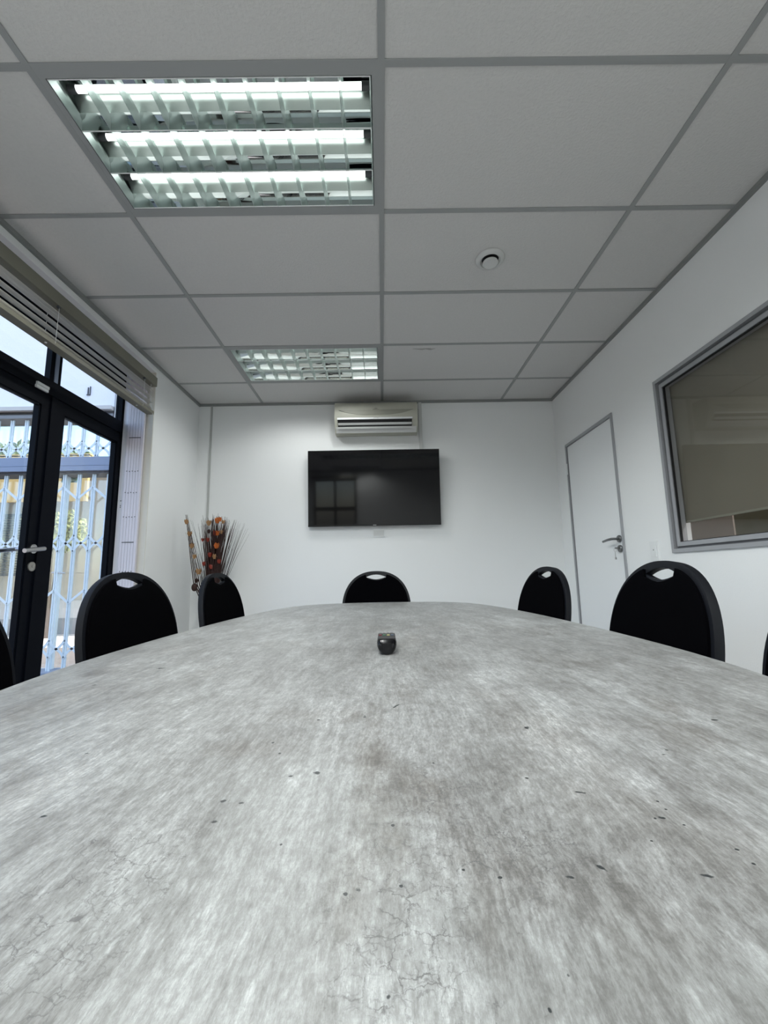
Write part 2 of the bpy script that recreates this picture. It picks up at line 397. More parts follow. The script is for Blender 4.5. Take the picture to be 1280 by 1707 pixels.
bm = bmesh.new(); lathe(bm, [(.026, .006), (.027, -.004), (.024, -.008), (.012, -.009)], 28, (0, .072, 1.058), 'X'); lathe(bm, [(.008, -.008), (.008, -.014)], 16, (0, .072, 1.062), 'X')
fin('lock_rose', bm, M_STEELD, d1, smooth=True)
ky = thing('key_bunch', 'small steel key in the white door lock with a second key dangling', 'keys', (RX, DY0 + .072, 1.058))
box('key', M_CHROME, (-.040, -.014, -.0015, .0015, -.002, .010), ky)
bm = bmesh.new(); tube(bm, [(-.038, .014 * math.cos(a), -.010 + .014 * math.sin(a)) for a in [k * math.pi / 8 for k in range(17)]], .0015, 6); fin('ring', bm, M_CHROME, ky)
boxes('spare_key', M_CHROME, [(-.039, -.037, -.001, .004, -.070, -.024), (-.040, -.036, -.008, .010, -.078, -.062)], ky)
so = thing('wall_socket', 'small white single wall plate between the white door and the internal window', 'socket', (RX, 2.715, 1.018))
box('plate', M_WHITEP, (-.010, 0, -.040, .040, -.062, .062), so, bevel=.003)
box('rocker', M_WHITEP, (-.013, -.010, -.022, .022, -.035, .035), so)
box('pin_hole', M_DKGREY, (-.0136, -.013, -.003, .003, .004, .012), so)

# ------------------------------------------------------------------ internal window, right wall
w1 = bpy.data.objects.new('window_1', None); COL.objects.link(w1); w1['kind'] = 'structure'; w1.location = (RX, 0, 0)
def ring(name, m_, t, x0, x1, inset, parent):
    a, b, c, d = WY0 + inset, WY1 - inset, WZ0 + inset, WZ1 - inset
    boxes(name, m_, [(x0, x1, a, b, c, c + t), (x0, x1, a, b, d - t, d), (x0, x1, a, a + t, c + t, d - t), (x0, x1, b - t, b, c + t, d - t)], parent)
ring('window_frame', M_ALU, .022, -.012, .05, 0, w1)
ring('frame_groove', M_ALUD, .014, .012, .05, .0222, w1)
ring('glazing_bead', M_ALU, .024, .000, .05, .036, w1)
ring('glazing_gasket', M_BLACK, .004, .006, .020, .060, w1)
box('glass_pane', M_GLASS, (.012, .018, WY0 + .062, WY1 - .062, WZ0 + .062, WZ1 - .062), w1)
rb = thing('roller_blind', 'taupe fabric roller blind drawn down behind the internal window', 'blind', (RX + .058, 1.6, 2.045))
box('fabric', M_ROLL, (.0, .002, -1.04, .935, -.865, .0), rb)
bm = bmesh.new(); tube(bm, [(.022, -1.04, .004), (.022, .935, .004)], .022, 14); fin('roller', bm, M_ALU, rb, smooth=True)
box('bottom_bar', M_OLIVE, (-.003, .005, -1.04, .935, -.875, -.863), rb)
nl = bpy.data.objects.new('next_room_lamp', bpy.data.lights.new('next_room_lamp', 'POINT')); COL.objects.link(nl); nl.location = (2.7, .6, 2.3); nl.data.energy = 26; nl.data.shadow_soft_size = .12  # unseen light added to brighten what shows below the blind
# the next room, as far as the window shows it
struct('wall_far', M_BEIGE, [(3.6, 3.7, RY, BY, 0, 2.86)])
cb = thing('glass_cupboard', 'dark olive glass fronted cupboard seen below the roller blind next door', 'cupboard', (3.25, 2.02, 0))
box('body', M_CUPB, (0, .32, -1.0, 2.0, 0, 1.5), cb)
for k in range(4):
    box('door', M_CUPB, (-.018, 0, -.98 + .72 * k, -.27 + .72 * k, .05, 1.45), cb)
    box('edge_strip', M_LIGHTP, (-.024, -.018, -.275 + .72 * k, -.262 + .72 * k, .05, 1.45), cb)
pb = thing('partition_board', 'beige board standing in the next room, seen under the blind', 'partition', (2.55, 2.75, 0))
box('panel', M_BEIGE, (0, .012, .31, .80, 0, 1.6), pb)
box('end_post', M_WALL, (-.006, .040, .80, .88, 0, 1.6), pb)

# ------------------------------------------------------------------ glazed double door, left wall
DXI = -2.05     # inner face of the leaves
d2 = bpy.data.objects.new('door_2', None); COL.objects.link(d2); d2['kind'] = 'structure'; d2.location = (DXI, 0, 0)
fr0, fr1 = -.05, .0
M1 = 2.555      # meeting line
boxes('door_frame', M_BLKAL, [(fr0, fr1, OY1 - .033, OY1, 0, OZ), (fr0, fr1, 1.725, 1.785, 0, OZ), (fr0, fr1, OY0, OY0 + .05, 0, OZ), (fr0, fr1, OY0, OY1, 2.425, OZ),
                              (fr0, fr1 + .008, OY0 + .05, 1.725, 2.045, 2.137), (fr0, fr1 + .008, 1.785, OY1 - .033, 2.045, 2.137)], d2)
boxes('transom_bar', M_BLKAL, [(fr0 + .005, fr1 - .01, M1 - .035, M1 + .055, 2.137, 2.425)], d2)
box('transom_bar_sky_strip', M_BLUEB, (fr1 - .012, fr1 - .004, M1 - .002, M1 + .025, 2.137, 2.425), d2)  # strip coloured blue for the skylight on the mullion's depth
for a, b in ((OY0 + .05, 1.725), (1.785, M1 - .055), (M1 + .055, OY1 - .033)):
    box('transom_pane', M_GLASS, (-.036, -.030, a, b, 2.137, 2.425), d2)
box('side_pane', M_GLASS, (-.036, -.030, OY0 + .05, 1.725, .0, 2.045), d2)
for hinge, meet, glass_a, glass_b in ((1.787, M1 - .002, 1.88, M1 - .085), (OY1 - .035, M1 + .002, M1 + .100, OY1 - .062)):
    a, b = min(hinge, meet), max(hinge, meet); ga, gb = glass_a, glass_b
    lf = boxes('door_leaf', M_BLKAL, [(-.05, .0, a, ga, .01, 2.04), (-.05, .0, gb, b, .01, 2.04), (-.05, .0, ga, gb, 1.965, 2.04), (-.05, .0, ga, gb, .01, .13)], d2)
    box('leaf_glass', M_GLASS, (-.029, -.023, ga, gb, .13, 1.965), lf)
    bd = boxes('glazing_bead', M_BLKAL, [(-.022, -.006, ga, ga + .012, .13, 1.965), (-.022, -.006, gb - .012, gb, .13, 1.965), (-.022, -.006, ga, gb, 1.953, 1.965)], lf)
box('cover_strip', M_BLKAL, (0, .010, M1 - .022, M1 + .022, .01, 2.04), d2)
hy = M1 - .045
for s, base, nm in ((1, 0, 'inside'), (-1, -.05, 'outside')):
    bm = bmesh.new()
    lathe(bm, [(.027, base), (.027, base + s * .008), (.010, base + s * .009)], 28, (0, hy, 1.088), 'X')
    tube(bm, [(base + s * .006, hy, 1.088), (base + s * .052, hy, 1.088)], .0085, 12)
    tube(bm, [(base + s * .058, hy + .014, 1.090), (base + s * .058, hy - .125, 1.070)], .0125, 14)
    fin('door_handle', bm, M_CHROME, d2, smooth=True)
bm = bmesh.new(); lathe(bm, [(.027, 0), (.027, .007), (.022, .009)], 28, (0, hy + .002, .985), 'X'); lathe(bm, [(.009, .009), (.009, .014)], 16, (0, hy + .002, .988), 'X')
fin('lock_rose', bm, mat('satin_nickel', (0.42, 0.41, 0.38), 0.4, metal=0.8), d2, smooth=True)
cs = thing('contact_sensor', 'small white two-piece alarm contact on the black door head', 'sensor', (DXI + .009, 2.44, 2.062))
box('magnet', M_WHITEP, (0, .012, -.045, .045, -.020, -.003), cs, bevel=.003)
box('switch', M_WHITEP, (0, .012, -.040, .050, .001, .018), cs, bevel=.003)

# reveal of the opening: bright jamb post, folded security gate, cream edge trim
jp = box('trim_6', M_WHITEB, (-2.046, -2.006, OY1 - .010, OY1, .0, OZ)); jp['kind'] = 'structure'
for z in (1.468, 1.505, 1.455): 
    bm = bmesh.new(); lathe(bm, [(.004, OY1 - .010), (.004, OY1 - .012)], 10, (-2.022, 0, z), 'Y'); fin('screw', bm, M_DKGREY, jp)
o = box('trim_7', mat('cream_edge_trim', (0.66, 0.64, 0.58), 0.5), (-1.868, -1.812, OY1 - .008, OY1, 0, OZ)); o['kind'] = 'structure'
fg = thing('folded_security_gate', 'pale lilac folded security gate stacked in the door reveal', 'gate', (-1.995, OY1 - .012, 0))
for k in range(6):
    box('gate_bar', M_LILAC, (.001 + .0215 * k, .0205 + .0215 * k, -.022, 0, .01, OZ - .04), fg)
for z in (2.005, 1.735, 1.565, 1.375, 1.180, .96, .75, .45):
    if z in (2.005, 1.180, .45):
        box('link_stack', M_DKGREY, (.018, .108, -.024, -.022, z - .003, z + .003), fg)
    else:
        bm = bmesh.new()
        for k in range(5): lathe(bm, [(.0035, -.022), (.0035, -.0255)], 8, (.018 + .0215 * k, 0, z - .003 * (k % 2)), 'Y')
        fin('rivet_row', bm, M_DKGREY, fg)

# ------------------------------------------------------------------ venetian blind, raised, over the glazed door
vb = thing('venetian_blind', 'beige metal venetian blind pulled up above the black glazed door', 'blind', (LX, 2.2, 0))
y0, y1 = -1.75, .962
box('headrail', M_OLIVE, (.004, .070, y0, y1, 2.388, 2.460), vb, bevel=.002)
slm = None
SZ = [2.190, 2.197, 2.203, 2.246, 2.294, 2.342, 2.366, 2.374]
for k in range(8):
    z = SZ[k]
    if slm is None:
        bm = bmesh.new(); A = []
        for u, dz in ((-.018, 0), (-.009, .002), (0, .003), (.009, .002), (.018, 0)):
            A.append([bm.verts.new((.034 + u, yy, dz)) for yy in (y0 + .01, y1 - .012)])
        for p, q in zip(A, A[1:]): bm.faces.new((p[0], p[1], q[1], q[0]))
        so_ = fin('slat', bm, M_SLAT, vb, smooth=True); slm = so_.data
        md = so_.modifiers.new('thick', 'SOLIDIFY'); md.thickness = .0012
        so_.location = (0, 0, z)
    else:
        c = so_.copy(); COL.objects.link(c); c.location = (random.uniform(-.003, .003), random.uniform(-.003, .003), z)
        c.rotation_euler = (0, (.0, -.1, -.12, -.1, -.05, 0, .05, .25, .1)[k], 0)
box('bottom_rail', M_OLIVE, (.006, .062, y0 + .005, y1 - .005, 2.160, 2.184), vb, bevel=.003)
for yy in (-1.2, -.05, .80):
    bm = bmesh.new(); tube(bm, [(.064, yy, 2.17), (.066, yy, 2.40)], .0012, 6); tube(bm, [(.004, yy, 2.17), (.004, yy, 2.40)], .0012, 6); fin('cord', bm, M_LIGHTP, vb)
    bm = bmesh.new(); lathe(bm, [(.006, 2.160), (.006, 2.156), (.003, 2.155)], 14, (.036, yy - .03, 0)); fin('cord_button', bm, M_WHITEP, vb)
    box('ladder_clip', M_DKGREY, (.056, .070, yy - .008, yy + .006, 2.376, 2.388), vb)
bm = bmesh.new(); tube(bm, [(.050, y1 - .05, 2.39), (.058, y1 - .045, 2.20), (.062, y1 - .02, 2.150), (.050, y1 - .06, 2.30), (.054, y1 - .03, 2.18)], .0015, 6); fin('pull_cord', bm, M_LIGHTP, vb)

# ------------------------------------------------------------------ window and blind behind the camera
w2 = bpy.data.objects.new('window_2', None); COL.objects.link(w2); w2['kind'] = 'structure'; w2.location = (0, RY, 0)
boxes('window_frame', M_BLKAL, [(VX0, VX1, -.12, -.06, VZ0, VZ0 + .05), (VX0, VX1, -.12, -.06, VZ1 - .05, VZ1), (VX0, VX0 + .05, -.12, -.06, VZ0 + .05, VZ1 - .05), (VX1 - .05, VX1, -.12, -.06, VZ0 + .05, VZ1 - .05),
                                ((VX0 + VX1) / 2 - .03, (VX0 + VX1) / 2 + .03, -.12, -.06, VZ0 + .05, VZ1 - .05), (VX0 + .05, VX1 - .05, -.119, -.061, 1.62, 1.70)], w2)
box('window_pane', M_GLASS, (VX0 + .05, VX1 - .05, -.093, -.087, VZ0 + .05, VZ1 - .05), w2)
vb2 = thing('venetian_blind', 'pale venetian blind with open slats over the rear window', 'blind', (0, RY + .05, 0))
box('headrail', M_OLIVE, (VX0 - .03, VX1 + .03, -.03, .03, VZ1 + .02, VZ1 + .07), vb2)
s0 = None
n2 = 30
for k in range(n2):
    z = VZ0 + .05 + (VZ1 - VZ0 - .05) * k / n2
    if s0 is None:
        s0 = box('slat', M_SLAT, (VX0 - .02, VX1 + .02, -.024, .024, -.0006, .0006), vb2); s0.rotation_euler = (math.radians(22), 0, 0); s0.location = (0, 0, z)
    else:
        c = s0.copy(); COL.objects.link(c); c.location = (0, 0, z)
box('bottom_rail', M_OLIVE, (VX0 - .02, VX1 + .02, -.02, .02, VZ0, VZ0 + .025), vb2)

# ------------------------------------------------------------------ table
def sgn_pow(v, p): return math.copysign(abs(v) ** p, v)
M_TABLE = bpy.data.materials.new('grey_cracked_oak_laminate')
def build_table_material():
    M = M_TABLE; M.use_nodes = True
    n = M.node_tree.nodes; l = M.node_tree.links; b = n['Principled BSDF']
    tc = n.new('ShaderNodeTexCoord')
    def N(t, **k):
        x = n.new(t)
        for a, v in k.items(): setattr(x, a, v)
        return x
    def mapping(scale, loc=(0, 0, 0), src=None):
        mp = N('ShaderNodeMapping'); mp.inputs['Scale'].default_value = scale; mp.inputs['Location'].default_value = loc
        l.new(src or tc.outputs['Object'], mp.inputs['Vector']); return mp.outputs[0]
    def noise(vec, scale, detail=5, rough=.55, dist=0):
        x = N('ShaderNodeTexNoise'); x.inputs['Scale'].default_value = scale; x.inputs['Detail'].default_value = detail; x.inputs['Roughness'].default_value = rough; x.inputs['Distortion'].default_value = dist
        l.new(vec, x.inputs['Vector']); return x
    def math_(op, a, b_=None, c=None, clamp=False):
        x = N('ShaderNodeMath', operation=op, use_clamp=clamp)
        for i, v in enumerate((a, b_, c)):
            if v is None: continue
            if isinstance(v, (int, float)): x.inputs[i].default_value = v
            else: l.new(v, x.inputs[i])
        return x.outputs[0]
    def rng(v, a, b_, c=0, d=1, smooth=True):
        x = N('ShaderNodeMapRange'); x.interpolation_type = 'SMOOTHSTEP' if smooth else 'LINEAR'
        x.inputs[1].default_value = a; x.inputs[2].default_value = b_; x.inputs[3].default_value = c; x.inputs[4].default_value = d
        l.new(v, x.inputs[0]); return x.outputs[0]
    def mixc(fac, A, B, mode='MIX'):
        x = N('ShaderNodeMix', data_type='RGBA', blend_type=mode, clamp_result=True)
        if isinstance(fac, (int, float)): x.inputs['Factor'].default_value = fac
        else: l.new(fac, x.inputs['Factor'])
        for nm, v in (('A', A), ('B', B)):
            if isinstance(v, tuple): x.inputs[nm].default_value = (*v, 1)
            else: l.new(v, x.inputs[nm])
        return x.outputs['Result']
    # slightly wandering coordinates so the grain is not ruler straight
    wob = noise(mapping((1, .6, 1)), 2.2, 3)
    sub = N('ShaderNodeVectorMath', operation='MULTIPLY_ADD'); l.new(wob.outputs['Color'], sub.inputs[0]); sub.inputs[1].default_value = (.10, .05, 0); l.new(tc.outputs['Object'], sub.inputs[2])
    V = sub.outputs[0]
    broad = noise(mapping((4.5, 1.6, 1), src=V), 1.7, 9, .66)
    mid = noise(mapping((16, 6, 1), (3, 1, 0), src=V), 1.8, 8, .70)
    grain = noise(mapping((300, 75, 1), src=V), 1.6, 5, .82)
    grain2 = noise(mapping((105, 12, 1), (7, 2, 0), src=V), 1.6, 6, .72, .5)
    blotch = noise(mapping((60, 36, 1), (1, 5, 0), src=V), 1.6, 7, .75)
    cross = noise(mapping((110, 620, 1)), 1.2, 3, .65)
    v = math_('MULTIPLY', rng(broad.outputs['Fac'], .30, .70), .24)
    v = math_('MULTIPLY_ADD', rng(mid.outputs['Fac'], .30, .70), .24, v)
    v = math_('MULTIPLY_ADD', rng(grain2.outputs['Fac'], .32, .68), .19, v)
    v = math_('MULTIPLY_ADD', rng(grain.outputs['Fac'], .36, .64), .22, v)
    v = math_('MULTIPLY_ADD', rng(blotch.outputs['Fac'], .34, .66), .17, v)
    v = math_('MULTIPLY_ADD', v, 1.12, -.07)
    val = v
    # hand placed tonal patches (x, y, rx, ry, amount, angle) - negative is darker
    P = TABLE_PATCHES
    stain = None
    for (x, y, rx, ry, amt, ang, brown) in P:
        mp = N('ShaderNodeMapping', vector_type='TEXTURE')
        mp.inputs['Location'].default_value = (x, y, 0); mp.inputs['Rotation'].default_value = (0, 0, ang); mp.inputs['Scale'].default_value = (rx, ry, 1)
        l.new(V, mp.inputs['Vector'])
        ln = N('ShaderNodeVectorMath', operation='LENGTH'); l.new(mp.outputs[0], ln.inputs[0])
        q = math_('MULTIPLY_ADD', math_('SUBTRACT', mid.outputs['Fac'], .5), 1.6, ln.outputs['Value'])
        msk = rng(q, 1.15, .15)
        val = math_('MULTIPLY_ADD', msk, amt * 1.25, val)
        if brown:
            bb = math_('MULTIPLY', msk, brown)
            stain = bb if stain is None else math_('MAXIMUM', stain, bb)
    ramp = N('ShaderNodeValToRGB'); l.new(val, ramp.inputs[0])
    e = ramp.color_ramp.elements
    e[0].position = .05; e[0].color = (.105, .104, .100, 1)
    e[1].position = .95; e[1].color = (.50, .52, .52, 1)
    for p, c in ((.32, (.170, .171, .166, 1)), (.55, (.248, .254, .250, 1)), (.75, (.338, .350, .348, 1))):
        k = e.new(p); k.color = c
    col = ramp.outputs[0]
    brn = noise(mapping((3.4, 1.1, 1), (9, 4, 0), src=V), 1.9, 5, .6)
    bf = math_('MULTIPLY', rng(brn.outputs['Fac'], .52, .75), .35)
    bf = math_('MAXIMUM', bf, stain)
    col = mixc(bf, col, mixc(1.0, col, (.86, .77, .69), 'MULTIPLY'))
    col = mixc(math_('MULTIPLY', rng(cross.outputs['Fac'], .45, .70), .22), col, (.22, .22, .215))
    # fine cracks in patches
    cw_ = noise(mapping((60, 45, 1)), 1.4, 4, .7)
    cv = N('ShaderNodeVectorMath', operation='MULTIPLY_ADD'); l.new(cw_.outputs['Color'], cv.inputs[0]); cv.inputs[1].default_value = (.014, .014, 0); l.new(tc.outputs['Object'], cv.inputs[2])
    cmask = None
    for (x, y, rx, ry) in TABLE_CRACKS:
        mp = N('ShaderNodeMapping', vector_type='TEXTURE'); mp.inputs['Location'].default_value = (x, y, 0); mp.inputs['Scale'].default_value = (rx, ry, 1)
        l.new(V, mp.inputs['Vector'])
        ln = N('ShaderNodeVectorMath', operation='LENGTH'); l.new(mp.outputs[0], ln.inputs[0])
        q = math_('MULTIPLY_ADD', math_('SUBTRACT', blotch.outputs['Fac'], .5), 2.4, ln.outputs['Value'])
        k = rng(q, 1.35, .7); cmask = k if cmask is None else math_('MAXIMUM', cmask, k)
    for sc_, wdt, st in ((70, .034, .95), (160, .06, .6)):
        vo = N('ShaderNodeTexVoronoi', feature='DISTANCE_TO_EDGE'); vo.inputs['Scale'].default_value = sc_
        l.new(cv.outputs[0], vo.inputs['Vector'])
        brk = noise(mapping((1, 1, 1), (sc_, 0, 0)), 70, 4)
        line = math_('MULTIPLY', rng(vo.outputs['Distance'], wdt, 0.0), rng(brk.outputs['Fac'], .40, .54))
        line = math_('MULTIPLY', math_('MULTIPLY', line, cmask), st)
        col = mixc(line, col, (.11, .11, .11))
    # sparse random pits over the whole top
    pv = N('ShaderNodeTexVoronoi', feature='F1'); pv.inputs['Scale'].default_value = 20; pv.inputs['Randomness'].default_value = 1
    l.new(mapping((1.35, .9, 1), (.4, .7, 0)), pv.inputs['Vector'])
    sep = N('ShaderNodeSeparateColor'); l.new(pv.outputs['Color'], sep.inputs[0])
    rr = math_('MULTIPLY', rng(sep.outputs[0], .55, 1.0, 0, .030, False), 1.0)
    pit = math_('LESS_THAN', math_('MULTIPLY_ADD', math_('SUBTRACT', blotch.outputs['Fac'], .5), .02, pv.outputs['Distance']), rr)
    col = mixc(math_('MULTIPLY', pit, .8), col, (.05, .052, .055))
    # hand placed chips of the print
    chip = None
    for (x, y, rx, ry, ang) in TABLE_CHIPS:
        mp = N('ShaderNodeMapping', vector_type='TEXTURE'); mp.inputs['Location'].default_value = (x, y, 0); mp.inputs['Rotation'].default_value = (0, 0, ang); mp.inputs['Scale'].default_value = (rx, ry, 1)
        l.new(tc.outputs['Object'], mp.inputs['Vector'])
        ln = N('ShaderNodeVectorMath', operation='LENGTH'); l.new(mp.outputs[0], ln.inputs[0])
        chip = ln.outputs['Value'] if chip is None else math_('MINIMUM', chip, ln.outputs['Value'])
    rag = noise(tc.outputs['Object'], 260, 3)
    chip = math_('MULTIPLY_ADD', math_('SUBTRACT', rag.outputs['Fac'], .5), 1.1, chip)
    col = mixc(rng(chip, 1.1, .85), col, (.030, .034, .036))
    l.new(col, b.inputs['Base Color'])
    rr2 = rng(grain.outputs['Fac'], .2, .8, .30, .42)
    l.new(rr2, b.inputs['Roughness'])
    b.inputs['Specular IOR Level'].default_value = .5
    bp = N('ShaderNodeBump'); bp.inputs['Strength'].default_value = .12; bp.inputs['Distance'].default_value = .001
    l.new(grain.outputs['Fac'], bp.inputs['Height']); l.new(bp.outputs[0], b.inputs['Normal'])
# pixel -> table top point, used once to lay out the printed pattern in table coordinates
def onT(px, py):
    d = cr * ((px - 640) / 709.6) + cu * ((853.5 - py) / 709.6) + cw
    k = (0.75 - CAMZ) / d.z
    return d.x * k, d.y * k
TCY = 1.15
def patch(px, py, rx, ry, amt, ang=0, brown=0):
    x, y = onT(px, py); return (x, y - TCY, rx, ry, amt, ang, brown)
TABLE_PATCHES = [
    patch(735, 1250, .030, .20, -.30, .10, .8), patch(800, 1275, .030, .05, -.28, .3, .9), patch(770, 1390, .018, .10, -.22, -.05, .5),
    patch(620, 1175, .10, .04, -.16, 0, .5), patch(520, 1225, .05, .03, -.14, 0, .6), patch(960, 1390, .055, .07, -.22, 0, .5),
    patch(1060, 1420, .05, .04, -.15, .3, .3), patch(560, 1075, .12, .10, -.06, 0, .2), patch(650, 1045, .16, .12, -.10, 0, .3),
    patch(385, 1660, .02, .03, -.22, 0, .1), patch(300, 1570, .05, .05, -.08), patch(250, 1110, .05, .10, -.20, 0, .5), patch(100, 1270, .06, .05, -.22, 0, .6),
    patch(1190, 1210, .05, .08, -.16, 0, .5), patch(1150, 1165, .04, .06, -.16, 0, .5), patch(1000, 1095, .09, .12, -.15, 0, .4), patch(930, 1050, .1, .2, -.12, 0, .3),
    patch(440, 1340, .030, .09, .26), patch(600, 1400, .035, .08, .16), patch(850, 1380, .035, .08, .20), patch(800, 1200, .05, .14, .20),
    patch(650, 1290, .05, .05, .12), patch(330, 1250, .10, .08, .12), patch(120, 1200, .08, .10, .14), patch(1010, 1270, .05, .10, .12), patch(540, 1500, .04, .06, .10),
    patch(700, 1540, .04, .05, .12), patch(980, 1540, .025, .03, .20), patch(60, 1480, .04, .04, .14), patch(220, 1410, .05, .05, .06, 0, 0), patch(1200, 1460, .05, .05, -.10, 0, .3)]
TABLE_CRACKS = []
for px, py, rx, ry in ((380, 1430, .050, .10), (330, 1520, .035, .05), (860, 1420, .045, .085), (820, 1280, .05, .05), (1010, 1660, .04, .03), (560, 1640, .02, .02), (980, 1370, .05, .05), (300, 1640, .03, .02), (1150, 1660, .03, .02)):
    x, y = onT(px, py); TABLE_CRACKS.append((x, y - TCY, rx, ry))
TABLE_CHIPS = []
for px, py, wpx, hpx, ang in ((597, 1484, 6, 5, .5), (576, 1490, 5, 3.5, 0), (669, 1477, 3.5, 3, 0), (655, 1376, 3.5, 2.5, 0), (527, 1289, 8, 3, .3), (484, 1294, 5, 2, 0),
        (372, 1335, 6, 2.6, .3), (402, 1339, 5, 2, 0), (357, 1370, 6, 3, 0), (468, 1408, 2.5, 2, 0), (660, 1177, 3, 4.5, -.5), (608, 1195, 3, 2, 0), (531, 1200, 3, 1.3, 0), (647, 1662, 4.5, 6, 0),
        (772, 1450, 3.4, 2.6, 0), (833, 1463, 4.5, 2.4, -.2), (722, 1272, 3, 1.6, 0), (878, 1297, 3.4, 2, 0), (878, 1213, 5, 2.6, -.3), (1001, 1446, 5, 9, .6), (951, 1463, 8, 3.4, -.2), (968, 1321, 9, 1.8, -.2),
        (1103, 1363, 6, 2.6, -.3), (1092, 1364, 3, 1.5, 0), (1180, 1460, 12, 3.2, -.35), (1228, 1416, 4, 2, -.4), (1256, 1440, 4, 2.5, -.4), (1096, 1336, 3, 1.8, -.3), (1110, 1349, 3, 1.8, -.3), (1140, 1375, 3, 1.6, -.3), (1086, 1402, 3, 2, 0),
        (72, 1361, 6, 2.4, .4), (157, 1142, 3, 1, 0), (268, 1114, 7, 1.2, .3), (1190, 1200, 8, 1.6, -.3), (916, 1684, 3.5, 3.5, 0), (947, 1626, 3.5, 3.5, 0), (1110, 1250, 3, 1.3, 0), (466, 1256, 3, 1.5, 0), (455, 1238, 3, 1.5, 0), (145, 1256, 4, 1.2, .3), (1107, 1258, 3, 1.2, 0)):
    x, y = onT(px, py); x2, _ = onT(px + wpx, py); _, y2 = onT(px, py - hpx)
    TABLE_CHIPS.append((x, y - TCY, abs(x2 - x) * 1.2, max(abs(y2 - y) * 1.2, .0014), ang))
build_table_material()
tb = thing('conference_table', 'long boat-shaped conference table with grey weathered laminate top', 'table', (0, TCY, 0))
EDGE = [(0, 2.398), (.10, 2.394), (.20, 2.378), (.30, 2.345), (.385, 2.285), (.45, 2.18), (.498, 2.02), (.538, 1.75), (.558, 1.52), (.569, 1.25), (.571, 1.10), (.566, .885), (.552, .72), (.528, .58), (.50, .42), (.45, .20), (.385, .03), (.30, -.06), (.20, -.10), (.10, -.115), (0, -.12)]
def catmull(P, n=4):
    out = []
    for i in range(len(P) - 1):
        p0 = P[i - 1] if i else (-P[1][0], P[1][1]); p1, p2 = P[i], P[i + 1]; p3 = P[i + 2] if i + 2 < len(P) else (-P[-2][0], P[-2][1])
        for k in range(n):
            t = k / n
            out.append(tuple(.5 * (2 * b_ + (c - a) * t + (2 * a - 5 * b_ + 4 * c - d) * t * t + (3 * b_ - a - 3 * c + d) * t ** 3) for a, b_, c, d in zip(p0, p1, p2, p3)))
    return out + [P[-1]]
E1 = catmull(EDGE)
poly = [(x, y - TCY) for x, y in E1] + [(-x, y - TCY) for x, y in E1[-2:0:-1]]
bm = bmesh.new()
prism(bm, poly, 'Z', .722, .75)
o = fin('tabletop', bm, [M_TABLE, M_WOOD], tb)
for p in o.data.polygons: p.material_index = 0 if p.normal.z > .5 else 1
for s in (-1, 1):
    lg = box('leg', M_ALU, (-.30, .30, s * .75 - .03, s * .75 + .03, .02, .722), tb, bevel=.004)
    box('foot', M_ALU, (-.34, .34, s * .75 - .05, s * .75 + .05, 0, .02), lg)
box('modesty_beam', M_ALU, (-.02, .02, -.72, .72, .62, .70), tb)

# ------------------------------------------------------------------ remote control
rc = thing('remote_control', 'small chunky black remote control lying end-on in the middle of the table', 'remote control', (.006, .858, .75))
def rh(y): return .0315 - .010 * max(0, (.004 - y) / .026) ** 2 - .015 * max(0, (y - .02) / .11) ** 1.5
bm = bmesh.new(); secs = []
for yy, sc_ in ((-.0225, .62), (-.019, .84), (-.012, .95), (-.004, 1.0), (.02, 1.0), (.05, .98), (.08, .95), (.11, .9), (.128, .8)):
    ring_ = []; hh = rh(yy)
    for k in range(28):
        a = 2 * math.pi * k / 28
        u = sgn_pow(math.cos(a), .5) * .0192 * sc_; zz = hh * .5 + sgn_pow(math.sin(a), .6) * hh * .5
        ring_.append(bm.verts.new((u * (1 - .42 * max(0, 1 - zz / (hh * .6)) ** 2), yy, zz)))
    secs.append(ring_)
for a, b_ in zip(secs, secs[1:]):
    for k in range(28): bm.faces.new((a[k], a[(k + 1) % 28], b_[(k + 1) % 28], b_[k]))
bm.faces.new(secs[0][::-1]); bm.faces.new(secs[-1])
fin('body', bm, M_GLOSSB, rc, smooth=True)
bm = bmesh.new(); prism(bm, [(y, rh(y) - .006) for y in (-.012, .0, .02, .05, .08, .12)] + [(y, rh(y) + .0008) for y in (.12, .08, .05, .02, .0, -.012)], 'X', -.0168, .0168); fin('face_plate', bm, M_BLACK, rc)
cols = [mat('red_key', (.13, .02, .03), .4), mat('green_key', (.05, .14, .08), .4), mat('yellow_key', (.42, .40, .18), .4), mat('blue_key', (.07, .10, .14), .4), mat('grey_key', (.08, .08, .08), .4)]
for r_ in range(6):
    for k in range(4):
        y_ = .006 + r_ * .018; z_ = rh(y_ + .003)
        box('button', cols[k] if r_ == 0 else cols[4], (-.0150 + .0077 * k, -.0095 + .0077 * k, y_ - .004, y_ + .003, z_ - .002, z_ + .0022), rc)

